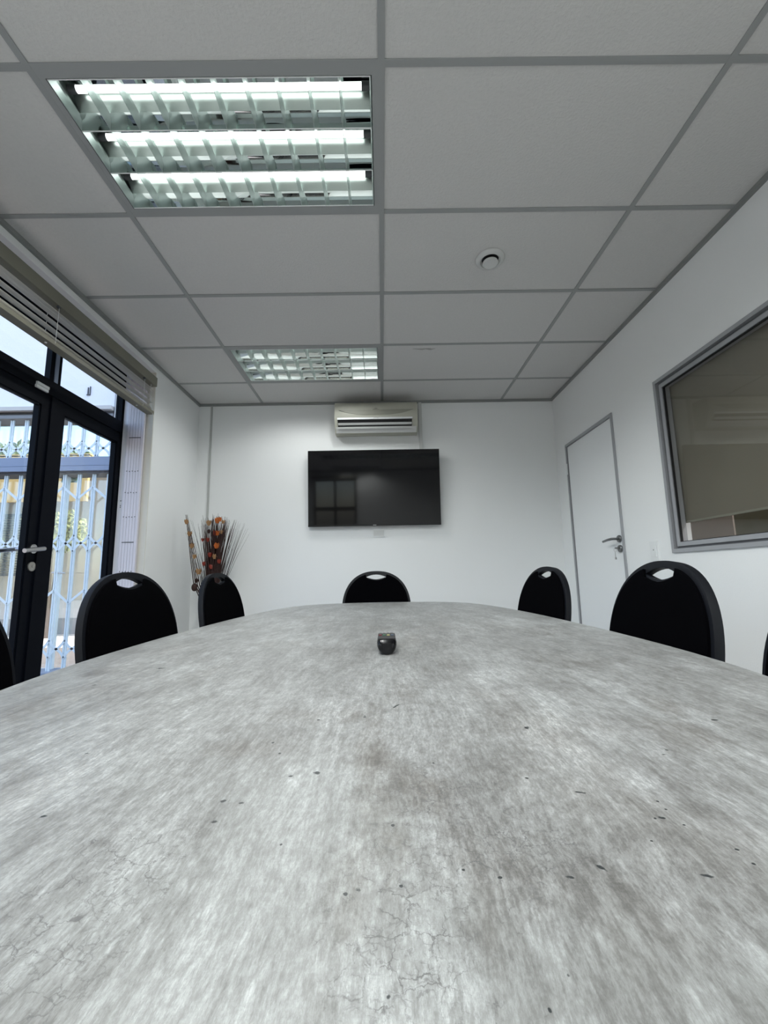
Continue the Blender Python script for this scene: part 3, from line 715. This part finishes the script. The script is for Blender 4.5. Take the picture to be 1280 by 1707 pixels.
# ------------------------------------------------------------------ chairs
def chair():
    root = bpy.data.objects.new('conference_chair', None); COL.objects.link(root)
    A, TOP, DM = .218, .925, .24
    lean = math.tan(.17)
    def ztop(x, A_, off=0): return TOP - DM + (DM - off) * max(0, 1 - (abs(x) / A_) ** 2.3) ** (1 / 2.3)
    def zbot(x, A_, off=0): return TOP - DM - (.20 - off) * max(0, 1 - (abs(x) / A_) ** 2.6) ** (1 / 2.6)
    hx, zc = .067, TOP - .037
    def ht(x): return zc + .018 * max(0, 1 - (x / hx) ** 2)
    def hb(x): return zc - .016 * max(0, 1 - abs(x / hx) ** 1.7)
    def yof(x, z, front=0.0): return -.35 * x * x * .8 + (z - .70) * lean - .0 + front
    n = 44
    def sheet(name, A_, off, m_, front, hole, thick, parent, zcap=None):
        bm = bmesh.new()
        X = sorted(set([round(A_ * math.sin(math.pi * (k / n - .5)), 5) for k in range(n + 1)] + ([-hx, hx, -hx * .93, hx * .93, -hx * .8, hx * .8] if True else [])))
        colz = []
        for x in X:
            zb, zt = zbot(x, A_, off), ztop(x, A_, off)
            if hole:
                b_, t_ = hb(x), ht(x)
                if abs(x) >= hx: b_ = t_ = zc
                if abs(x) > hx: b_ = t_ = min(zc, zb + (zt - zb) * .85) if zt < zc + .005 else zc
                low = [zb + (b_ - zb) * k / 7 for k in range(8)]; up = [t_ + (zt - t_) * k / 3 for k in range(4)]
            else:
                if abs(x) < hx: zt = min(zt, hb(x) - .006)
                low = [zb + (zt - zb) * k / 9 for k in range(10)]; up = None
            colz.append((x, low, up))
        cache = {}
        def V(x, z):
            k = (round(x, 5), round(z, 5))
            if k not in cache: cache[k] = bm.verts.new((x, yof(x, z, front), z))
            return cache[k]
        def quad(*p):
            vs = []
            for q in p:
                v_ = V(*q)
                if v_ not in vs: vs.append(v_)
            if len(vs) >= 3:
                try: bm.faces.new(vs)
                except ValueError: pass
        for (xa, la, ua), (xb, lb, ub) in zip(colz, colz[1:]):
            for a0, a1, b0, b1 in zip(la, la[1:], lb, lb[1:]): quad((xa, a0), (xb, b0), (xb, b1), (xa, a1))
            if hole:
                for a0, a1, b0, b1 in zip(ua, ua[1:], ub, ub[1:]): quad((xa, a0), (xb, b0), (xb, b1), (xa, a1))
        bmesh.ops.recalc_face_normals(bm, faces=bm.faces)
        if bm.faces[:][0].normal.y > 0: bmesh.ops.reverse_faces(bm, faces=bm.faces)
        me = bpy.data.meshes.new(name); bm.to_mesh(me); bm.free()
        o = link(name, me, m_, parent)
        md = o.modifiers.new('thickness', 'SOLIDIFY'); md.thickness = thick; md.offset = -1
        bv = o.modifiers.new('round', 'BEVEL'); bv.width = min(.006, thick * .4); bv.segments = 3; bv.limit_method = 'ANGLE'; bv.angle_limit = .9
        dg = bpy.context.evaluated_depsgraph_get(); me2 = bpy.data.meshes.new_from_object(o.evaluated_get(dg)); o.modifiers.clear(); o.data = me2
        for p in me2.polygons: p.use_smooth = True
        try: me2.set_sharp_from_angle(angle=.8)
        except Exception: pass
        return o
    sheet('backrest', A, 0, M_SHELL, 0, True, .022, root)
    sheet('back_pad', A - .014, .014, M_CLOTH, -.008, False, .009, root)
    # seat
    bm = bmesh.new()
    for zz, g in ((.425, .0),): pass
    P = [(.215 * sgn_pow(math.cos(a), .62), -.215 + .205 * sgn_pow(math.sin(a), .62)) for a in [2 * math.pi * k / 36 for k in range(36)]]
    prism(bm, P, 'Z', .432, .478); fin('seat', bm, M_CLOTH, root, bevel=.014, smooth=True)
    bm = bmesh.new(); prism(bm, [(x * .97, -.215 + (y + .215) * .97) for x, y in P], 'Z', .415, .432); fin('seat_base', bm, M_SHELL, root)
    for s in (-1, 1):
        bm = bmesh.new(); tube(bm, [(s * .20, -.40, .012), (s * .195, -.37, .25), (s * .19, -.345, .40), (s * .185, -.30, .405), (s * .185, -.05, .405)], .0115, 12); fin('leg', bm, M_SHELL, root, smooth=True)
        bm = bmesh.new(); tube(bm, [(s * .20, .09, .012), (s * .20, .04, .20), (s * .195, .0, .42), (s * .16, -.005, .50), (s * .15, .035, .60)], .0115, 12); fin('leg', bm, M_SHELL, root, smooth=True)
        for yy in (-.40, .09):
            bm = bmesh.new(); lathe(bm, [(.014, 0), (.014, .02), (.011, .022)], 14, (s * .20, yy, 0)); fin('foot_cap', bm, M_BLACK, root)
    bm = bmesh.new(); tube(bm, [(-.195, .0, .40), (.195, .0, .40)], .009, 10); tube(bm, [(-.19, -.34, .40), (.19, -.34, .40)], .009, 10); fin('stretcher', bm, M_SHELL, root, smooth=True)
    return root
CH = [(-.040, 2.770, .06, 'black chair at the far end of the table, facing the camera below the television'),
      (.753, 1.211, -1.552, 'large black chair on the right side, in front of the wall socket'),
      (.746, 2.050, -1.411, 'black chair on the right side of the table nearest the white door'),
      (.765, .665, -1.58, 'black chair cut off by the right edge of the picture'),
      (-.837, 1.475, 1.417, 'larger black chair on the left in front of the glazed door and its reveal'),
      (-.799, 2.189, 1.471, 'black chair on the left in front of the dried twigs'),
      (-.82, .755, 1.56, 'black chair at the left picture edge, only its rim showing')]
c0 = chair()
for k, (x, y, rz, lab) in enumerate(CH):
    o = c0 if k == 0 else copy_tree(c0)
    o.location = (x, y, 0); o.rotation_euler = (0, 0, rz)
    tag(o, lab, 'chair', 'black chairs around the conference table')

# ------------------------------------------------------------------ dried twigs in a floor vase
px_, py_ = -1.465, 3.72
fv = thing('floor_vase', 'tall dark floor vase in the far left corner holding dried twigs', 'vase', (px_, py_, 0))
bm = bmesh.new(); lathe(bm, [(.075, 0), (.085, .01), (.095, .15), (.10, .30), (.09, .45), (.070, .56), (.062, .62), (.070, .66), (.066, .66), (.056, .62), (.06, .50)], 36); fin('body', bm, M_POT, fv, smooth=True)
arr = thing('dried_twig_arrangement', 'spray of dried brown twigs with orange papery petals in the left corner', 'dried flowers', (px_, py_, .50))
rnd = random.Random(3)
for k in range(150):
    a = rnd.uniform(-1, 1) if k < 60 else rnd.uniform(-.42, .40); far = abs(a)
    tipx = a * .275 + .02; tipy = rnd.uniform(-.10, .16)
    hgt = .90 - .10 * far + rnd.uniform(-.05, .05)
    if tipy + py_ > BY - .05: tipy = .1
    core = abs(a - .02) < .46
    bm = bmesh.new()
    bx_ = a * .045; by_ = rnd.uniform(-.03, .03)
    bend = rnd.uniform(.0, .05) * (1 if a > 0 else -1)
    pts = []
    for t in (0, .25, .5, .75, 1):
        pts.append((bx_ + (tipx - bx_) * (t ** 1.35) + bend * math.sin(t * 3.14) * -.5, by_ + (tipy - by_) * t ** 1.3, hgt * t + .02))
    tube(bm, pts, [.0065, .0060, .0045, .0028, .0008] if core else [.0022, .002, .0017, .0013, .0005], 5)
    fin('twig', bm, M_TWIG if core or rnd.random() < .35 else M_TWIGG, arr)
def petal(x, y, z, s, m_):
    bm = bmesh.new()
    for q in range(4):
        a = q * math.pi / 2 + rnd.uniform(-.4, .4); ca, sa = math.cos(a), math.sin(a)
        g = [(-.3, 0), (-.55, .55), (0, 1.05), (.55, .6), (.3, 0)]
        vs = []
        for u, w_ in g:
            o_ = .35 * w_ + .12
            vs.append(bm.verts.new((x + s * (ca * o_ - sa * u * .8), y + s * (sa * o_ + ca * u * .8), z + s * (w_ * 1.1 - .5))))
        bm.faces.new(vs)
    o = fin('petal', bm, m_, arr)
def rel(px, py, Y):
    d = cr * ((px - 640) / 709.6) + cu * ((853.5 - py) / 709.6) + cw
    k = Y / d.y; return d.x * k - px_, Y - py_, d.z * k + CAMZ - .50
for (qx, qy, s, m_) in ((311, 870, .026, M_TAN), (316, 890, .026, M_TAN), (320, 910, .026, M_TAN), (324, 928, .022, M_TAN), (331, 953, .030, M_TAN), (348, 872, .028, M_TAN), (348, 886, .022, M_TWIG), (346, 900, .022, M_REDP),
        (362, 868, .030, M_ORANGE), (366, 866, .024, M_ORANGE), (359, 889, .028, M_REDP), (362, 889, .024, M_ORANGE), (361, 910, .030, M_ORANGE), (358, 928, .026, M_TAN), (372, 870, .020, M_TAN), (369, 887, .020, M_TAN),
        (350, 925, .024, M_REDP), (365, 936, .022, M_REDP), (352, 945, .024, M_REDP), (340, 940, .022, M_REDP), (338, 900, .018, M_REDP), (328, 968, .022, M_TWIG)):
    petal(*rel(qx, qy, 3.66), s * 1.5, m_)
for a in (-.03, -.015, 0, .018):
    pts = [rel(329 + a * 200, 975, 3.68), rel(322 + a * 150, 930, 3.67), rel(317 + a * 100, 895, 3.66), rel(311 + a * 60, 858, 3.66)]
    bm = bmesh.new(); tube(bm, [(a * .5, 0, .05)] + pts, [.004, .004, .0035, .003, .001], 6); fin('twig', bm, M_TWIG, arr)
bm = bmesh.new(); c_ = rel(324, 979, 3.66); bmesh.ops.create_uvsphere(bm, u_segments=16, v_segments=10, radius=.028, matrix=Matrix.Translation(c_) @ Matrix.Diagonal((.85, .85, 1.2, 1)))
tube(bm, [c_, (0, 0, .2)], [.006, .004], 6); fin('seed_pod', bm, M_TWIG, arr, smooth=True)

# ------------------------------------------------------------------ outside: shopfront across the courtyard
o = struct('ground', M_PAVE, [(-14, LO, -6, 6.05, -.14, -.02)])
boards = []
bm = bmesh.new()
for k in range(26): bx(bm, -8, -2.6, 3.4 + k * .102, 3.4 + k * .102 + .096, -.02, -.004)
bo = fin('paving_board', bm, M_PAVE, o); bo['kind'] = 'stuff'
struct('courtyard_paving', M_PAVEL, [(-14, -2.2, 6.05, 9.5, -.14, -.01)])
FY = 4.2
sf = thing('shopfront', 'white rendered shopfront wall with blue-grey frames seen through the glazed door', 'shopfront', (0, FY, 0))
boxes('wall', M_RENDER, [(-9, -2.74, 0, .25, 2.665, 4.3), (-2.70, LO, -.03, .25, -.02, 4.3), (-9, -6.1, 0, .25, -.02, 2.665)], sf)
box('ledge', mat('beige_ledge', (.55, .54, .50), .7), (-9, -2.74, -.05, .0, 2.625, 2.665), sf)
box('recess', M_DKGREY, (-6.1, -2.74, .02, .22, 2.59, 2.625), sf)
box('head_rail', mat('grey_head_rail', (.22, .23, .24), .6), (-6.1, -2.74, -.01, .22, 2.555, 2.59), sf)
box('transom', M_BLUEB, (-6.1, -2.72, -.02, .20, 2.045, 2.135), sf)
box('transom', M_BLUEB, (-6.1, -2.72, -.035, .20, 1.990, 2.038), sf)
box('transom_line', M_DKGREY, (-6.1, -2.72, -.01, .20, 2.038, 2.045), sf)
box('transom_line', M_DKGREY, (-6.1, -2.72, .0, .20, 1.968, 1.990), sf)
box('sill', M_BLUEB, (-6.1, -2.72, -.06, .20, -.01, .052), sf)
box('glass_pane', M_GLASSR, (-6.1, -2.72, .16, .168, .052, 1.968), sf)
box('glass_pane', M_GLASSR, (-6.1, -2.72, .16, .168, 2.135, 2.555), sf)
bm = bmesh.new(); tube(bm, [(-3.25, .11, .98), (-3.25, .04, .98)], .008, 10); tube(bm, [(-3.25, .04, .98), (-3.12, .04, .975)], .008, 10); fin('door_handle', bm, M_CHROME, sf, smooth=True)
box('door_stile', M_GATE, (-3.262, -3.232, .12, .155, .052, 1.968), sf)
for xx in (-3.02, -3.72):
    bm = bmesh.new(); boxes_ = [(xx, xx + .006, -.012, 0, 2.80, 2.88), (xx + .022, xx + .027, -.012, 0, 2.80, 2.89), (xx - .01, xx + .027, -.012, 0, 2.795, 2.802)]
    for b_ in boxes_: bx(bm, *b_)
    fin('wall_hook', bm, M_DKGREY, sf)
def trellis(name, label, z0, z1, crosses, chevrons):
    g = thing(name, label, 'gate', (0, FY + .03, 0), group='white trellis security gates')
    pitch = .148; xs_ = [-2.76 - pitch * k for k in range(22)]
    for x in xs_:
        boxes('upright', M_GATE, [(x - .017, x - .004, 0, .016, z0, z1), (x + .004, x + .017, 0, .016, z0, z1)], g)
    def strap(p, q, bend=0):
        bm = bmesh.new(); d = Vector((q[0] - p[0], 0, q[1] - p[1])); nrm = Vector((-d.z, 0, d.x)).normalized(); n_ = 6 if bend else 1
        L_ = []
        for k in range(n_ + 1):
            t = k / n_; c = Vector((p[0], 0, p[1])) + d * t + nrm * bend * math.sin(math.pi * 2 * t)
            L_.append([bm.verts.new(c + nrm * s * .011 + Vector((0, yy, 0))) for s, yy in ((-1, -.006), (1, -.006), (1, -.002), (-1, -.002))])
        for a, b_ in zip(L_, L_[1:]):
            for e in range(4): bm.faces.new((a[e], a[(e + 1) % 4], b_[(e + 1) % 4], b_[e]))
        bm.faces.new(L_[0][::-1]); bm.faces.new(L_[-1]); fin('lattice_strap', bm, M_GATE, g)
    for zc in crosses:
        for x in xs_[:-1]:
            strap((x, zc + .085), (x - pitch, zc - .085), .010); strap((x, zc - .085), (x - pitch, zc + .085), -.010)
    for zt in chevrons:
        for k, x in enumerate(xs_[:-1]):
            if k % 2: strap((x, zt - .115), (x - pitch, zt)) if False else strap((x, zt), (x - pitch, zt - .125))
            else: strap((x, zt - .125), (x - pitch, zt))
trellis('trellis_gate', 'white trellis security gate across the shopfront below the blue beam', .052, 1.965, (1.265, .255), (1.835, .81))
trellis('trellis_gate', 'short white trellis panel above the blue beam of the shopfront', 2.137, 2.55, (2.235,), ())
ex = thing('exit_sign', 'green and pale exit sign fixed behind the blue beam of the shopfront', 'sign', (-3.285, FY + .212, 1.985))
box('board', M_EXITG, (-.082, .082, -.008, .008, -.060, .080), ex)
boxes('pictogram', M_EXITW, [(-.050, .078, -.011, -.008, .030, .055), (-.035, .078, -.011, -.008, -.006, .018), (-.050, -.020, -.011, -.008, -.045, -.012), (.010, .078, -.011, -.008, -.050, -.020)], ex)
# passage roof and its far boundary wall
bw = struct('boundary_wall', M_TANW, [(-14, -2.2, 7.6, 7.85, -.02, 3.05)])
box('plinth', M_SKIRT, (-14, -2.2, 7.56, 7.60, -.02, .26), bw)
box('dado', mat('pale_dado', (.66, .64, .62), .8), (-14, -2.2, 7.57, 7.60, .26, .56), bw)
box('coping', M_PAVEL, (-14, -2.2, 7.52, 7.90, 3.05, 3.10), bw)
aw = thing('ochre_fascia', 'ochre yellow fascia panel on the far boundary wall', 'fascia', (-7.0, 7.6, 2.2))
box('panel', M_YELL, (-3.5, 2.05, -.55, -.50, .02, .82), aw); box('panel_top', M_YELL, (-3.5, 2.05, -.55, 0, .80, .84), aw)
sh = thing('louvred_shutter', 'dark louvred shutter on the far wall behind the trellis', 'shutter', (-6.35, 7.585, 1.05))
boxes('frame', M_DKGREY, [(-.60, .34, -.02, 0, 1.0, 1.05), (-.60, .34, -.02, 0, -.05, 0), (-.60, -.55, -.02, 0, 0, 1.0), (.29, .34, -.02, 0, 0, 1.0)], sh)
for k in range(22): box('slat', M_DKGREY, (-.55, .29, -.03, -.008, .02 + k * .045, .038 + k * .045), sh)
def foliage(name, label, cat, c, R, n, size, m_, trunk=None, seed=1):
    r_ = random.Random(seed); t = thing(name, label, cat, (c[0], c[1], 0))
    vs, fs = [], []
    for k in range(n):
        while True:
            p = Vector((r_.uniform(-1, 1), r_.uniform(-1, 1), r_.uniform(-1, 1)))
            if p.length < 1 and p.length > .35: break
        lump = 1 + .25 * math.sin(p.x * 7 + seed) * math.cos(p.z * 6)
        p = Vector((p.x * R[0] * lump, p.y * R[1], c[2] + p.z * R[2] * lump))
        u = Vector((r_.gauss(0, 1), r_.gauss(0, 1), r_.gauss(0, 1))).normalized(); w_ = u.orthogonal().normalized(); s = size * r_.uniform(.6, 1.3)
        i = len(vs); vs += [p - u * s, p + w_ * s * .35, p + u * s, p - w_ * s * .35]; fs.append((i, i + 1, i + 2, i + 3))
    me = bpy.data.meshes.new('foliage'); me.from_pydata(vs, [], fs); o = link('foliage', me, m_, t); o['kind'] = 'stuff'
    bm = bmesh.new()
    for q in range(5):
        a = q * 1.26; tube(bm, [(0.02 * math.cos(a), .02 * math.sin(a), -.02), (.08 * math.cos(a), .08 * math.sin(a), c[2] * .6), (R[0] * .5 * math.cos(a), R[1] * .5 * math.sin(a), c[2] + R[2] * .3)], [.04, .03, .008], 6)
    fin('trunk', bm, M_BARK, t)
foliage('garden_bush', 'leafy bush left of the louvred shutter behind the trellis', 'bush', (-6.95, 7.2, 1.5), (.50, .26, .55), 2400, .045, M_LEAF, seed=2)
foliage('garden_bush', 'yellow-green bush under the ochre fascia, seen through the right door leaf', 'bush', (-5.45, 7.1, 1.72), (.50, .28, .36), 2200, .045, M_LEAFY, seed=4)
foliage('garden_tree', 'tree crown above the far wall seen through the left door pane', 'tree', (-8.1, 9.6, 3.2), (1.5, 1.0, .85), 5000, .08, M_LEAF, seed=6)
foliage('garden_tree', 'tree crown above the far wall seen through the right door pane', 'tree', (-4.8, 9.4, 3.15), (1.2, 1.0, .75), 4500, .08, M_LEAF, seed=8)
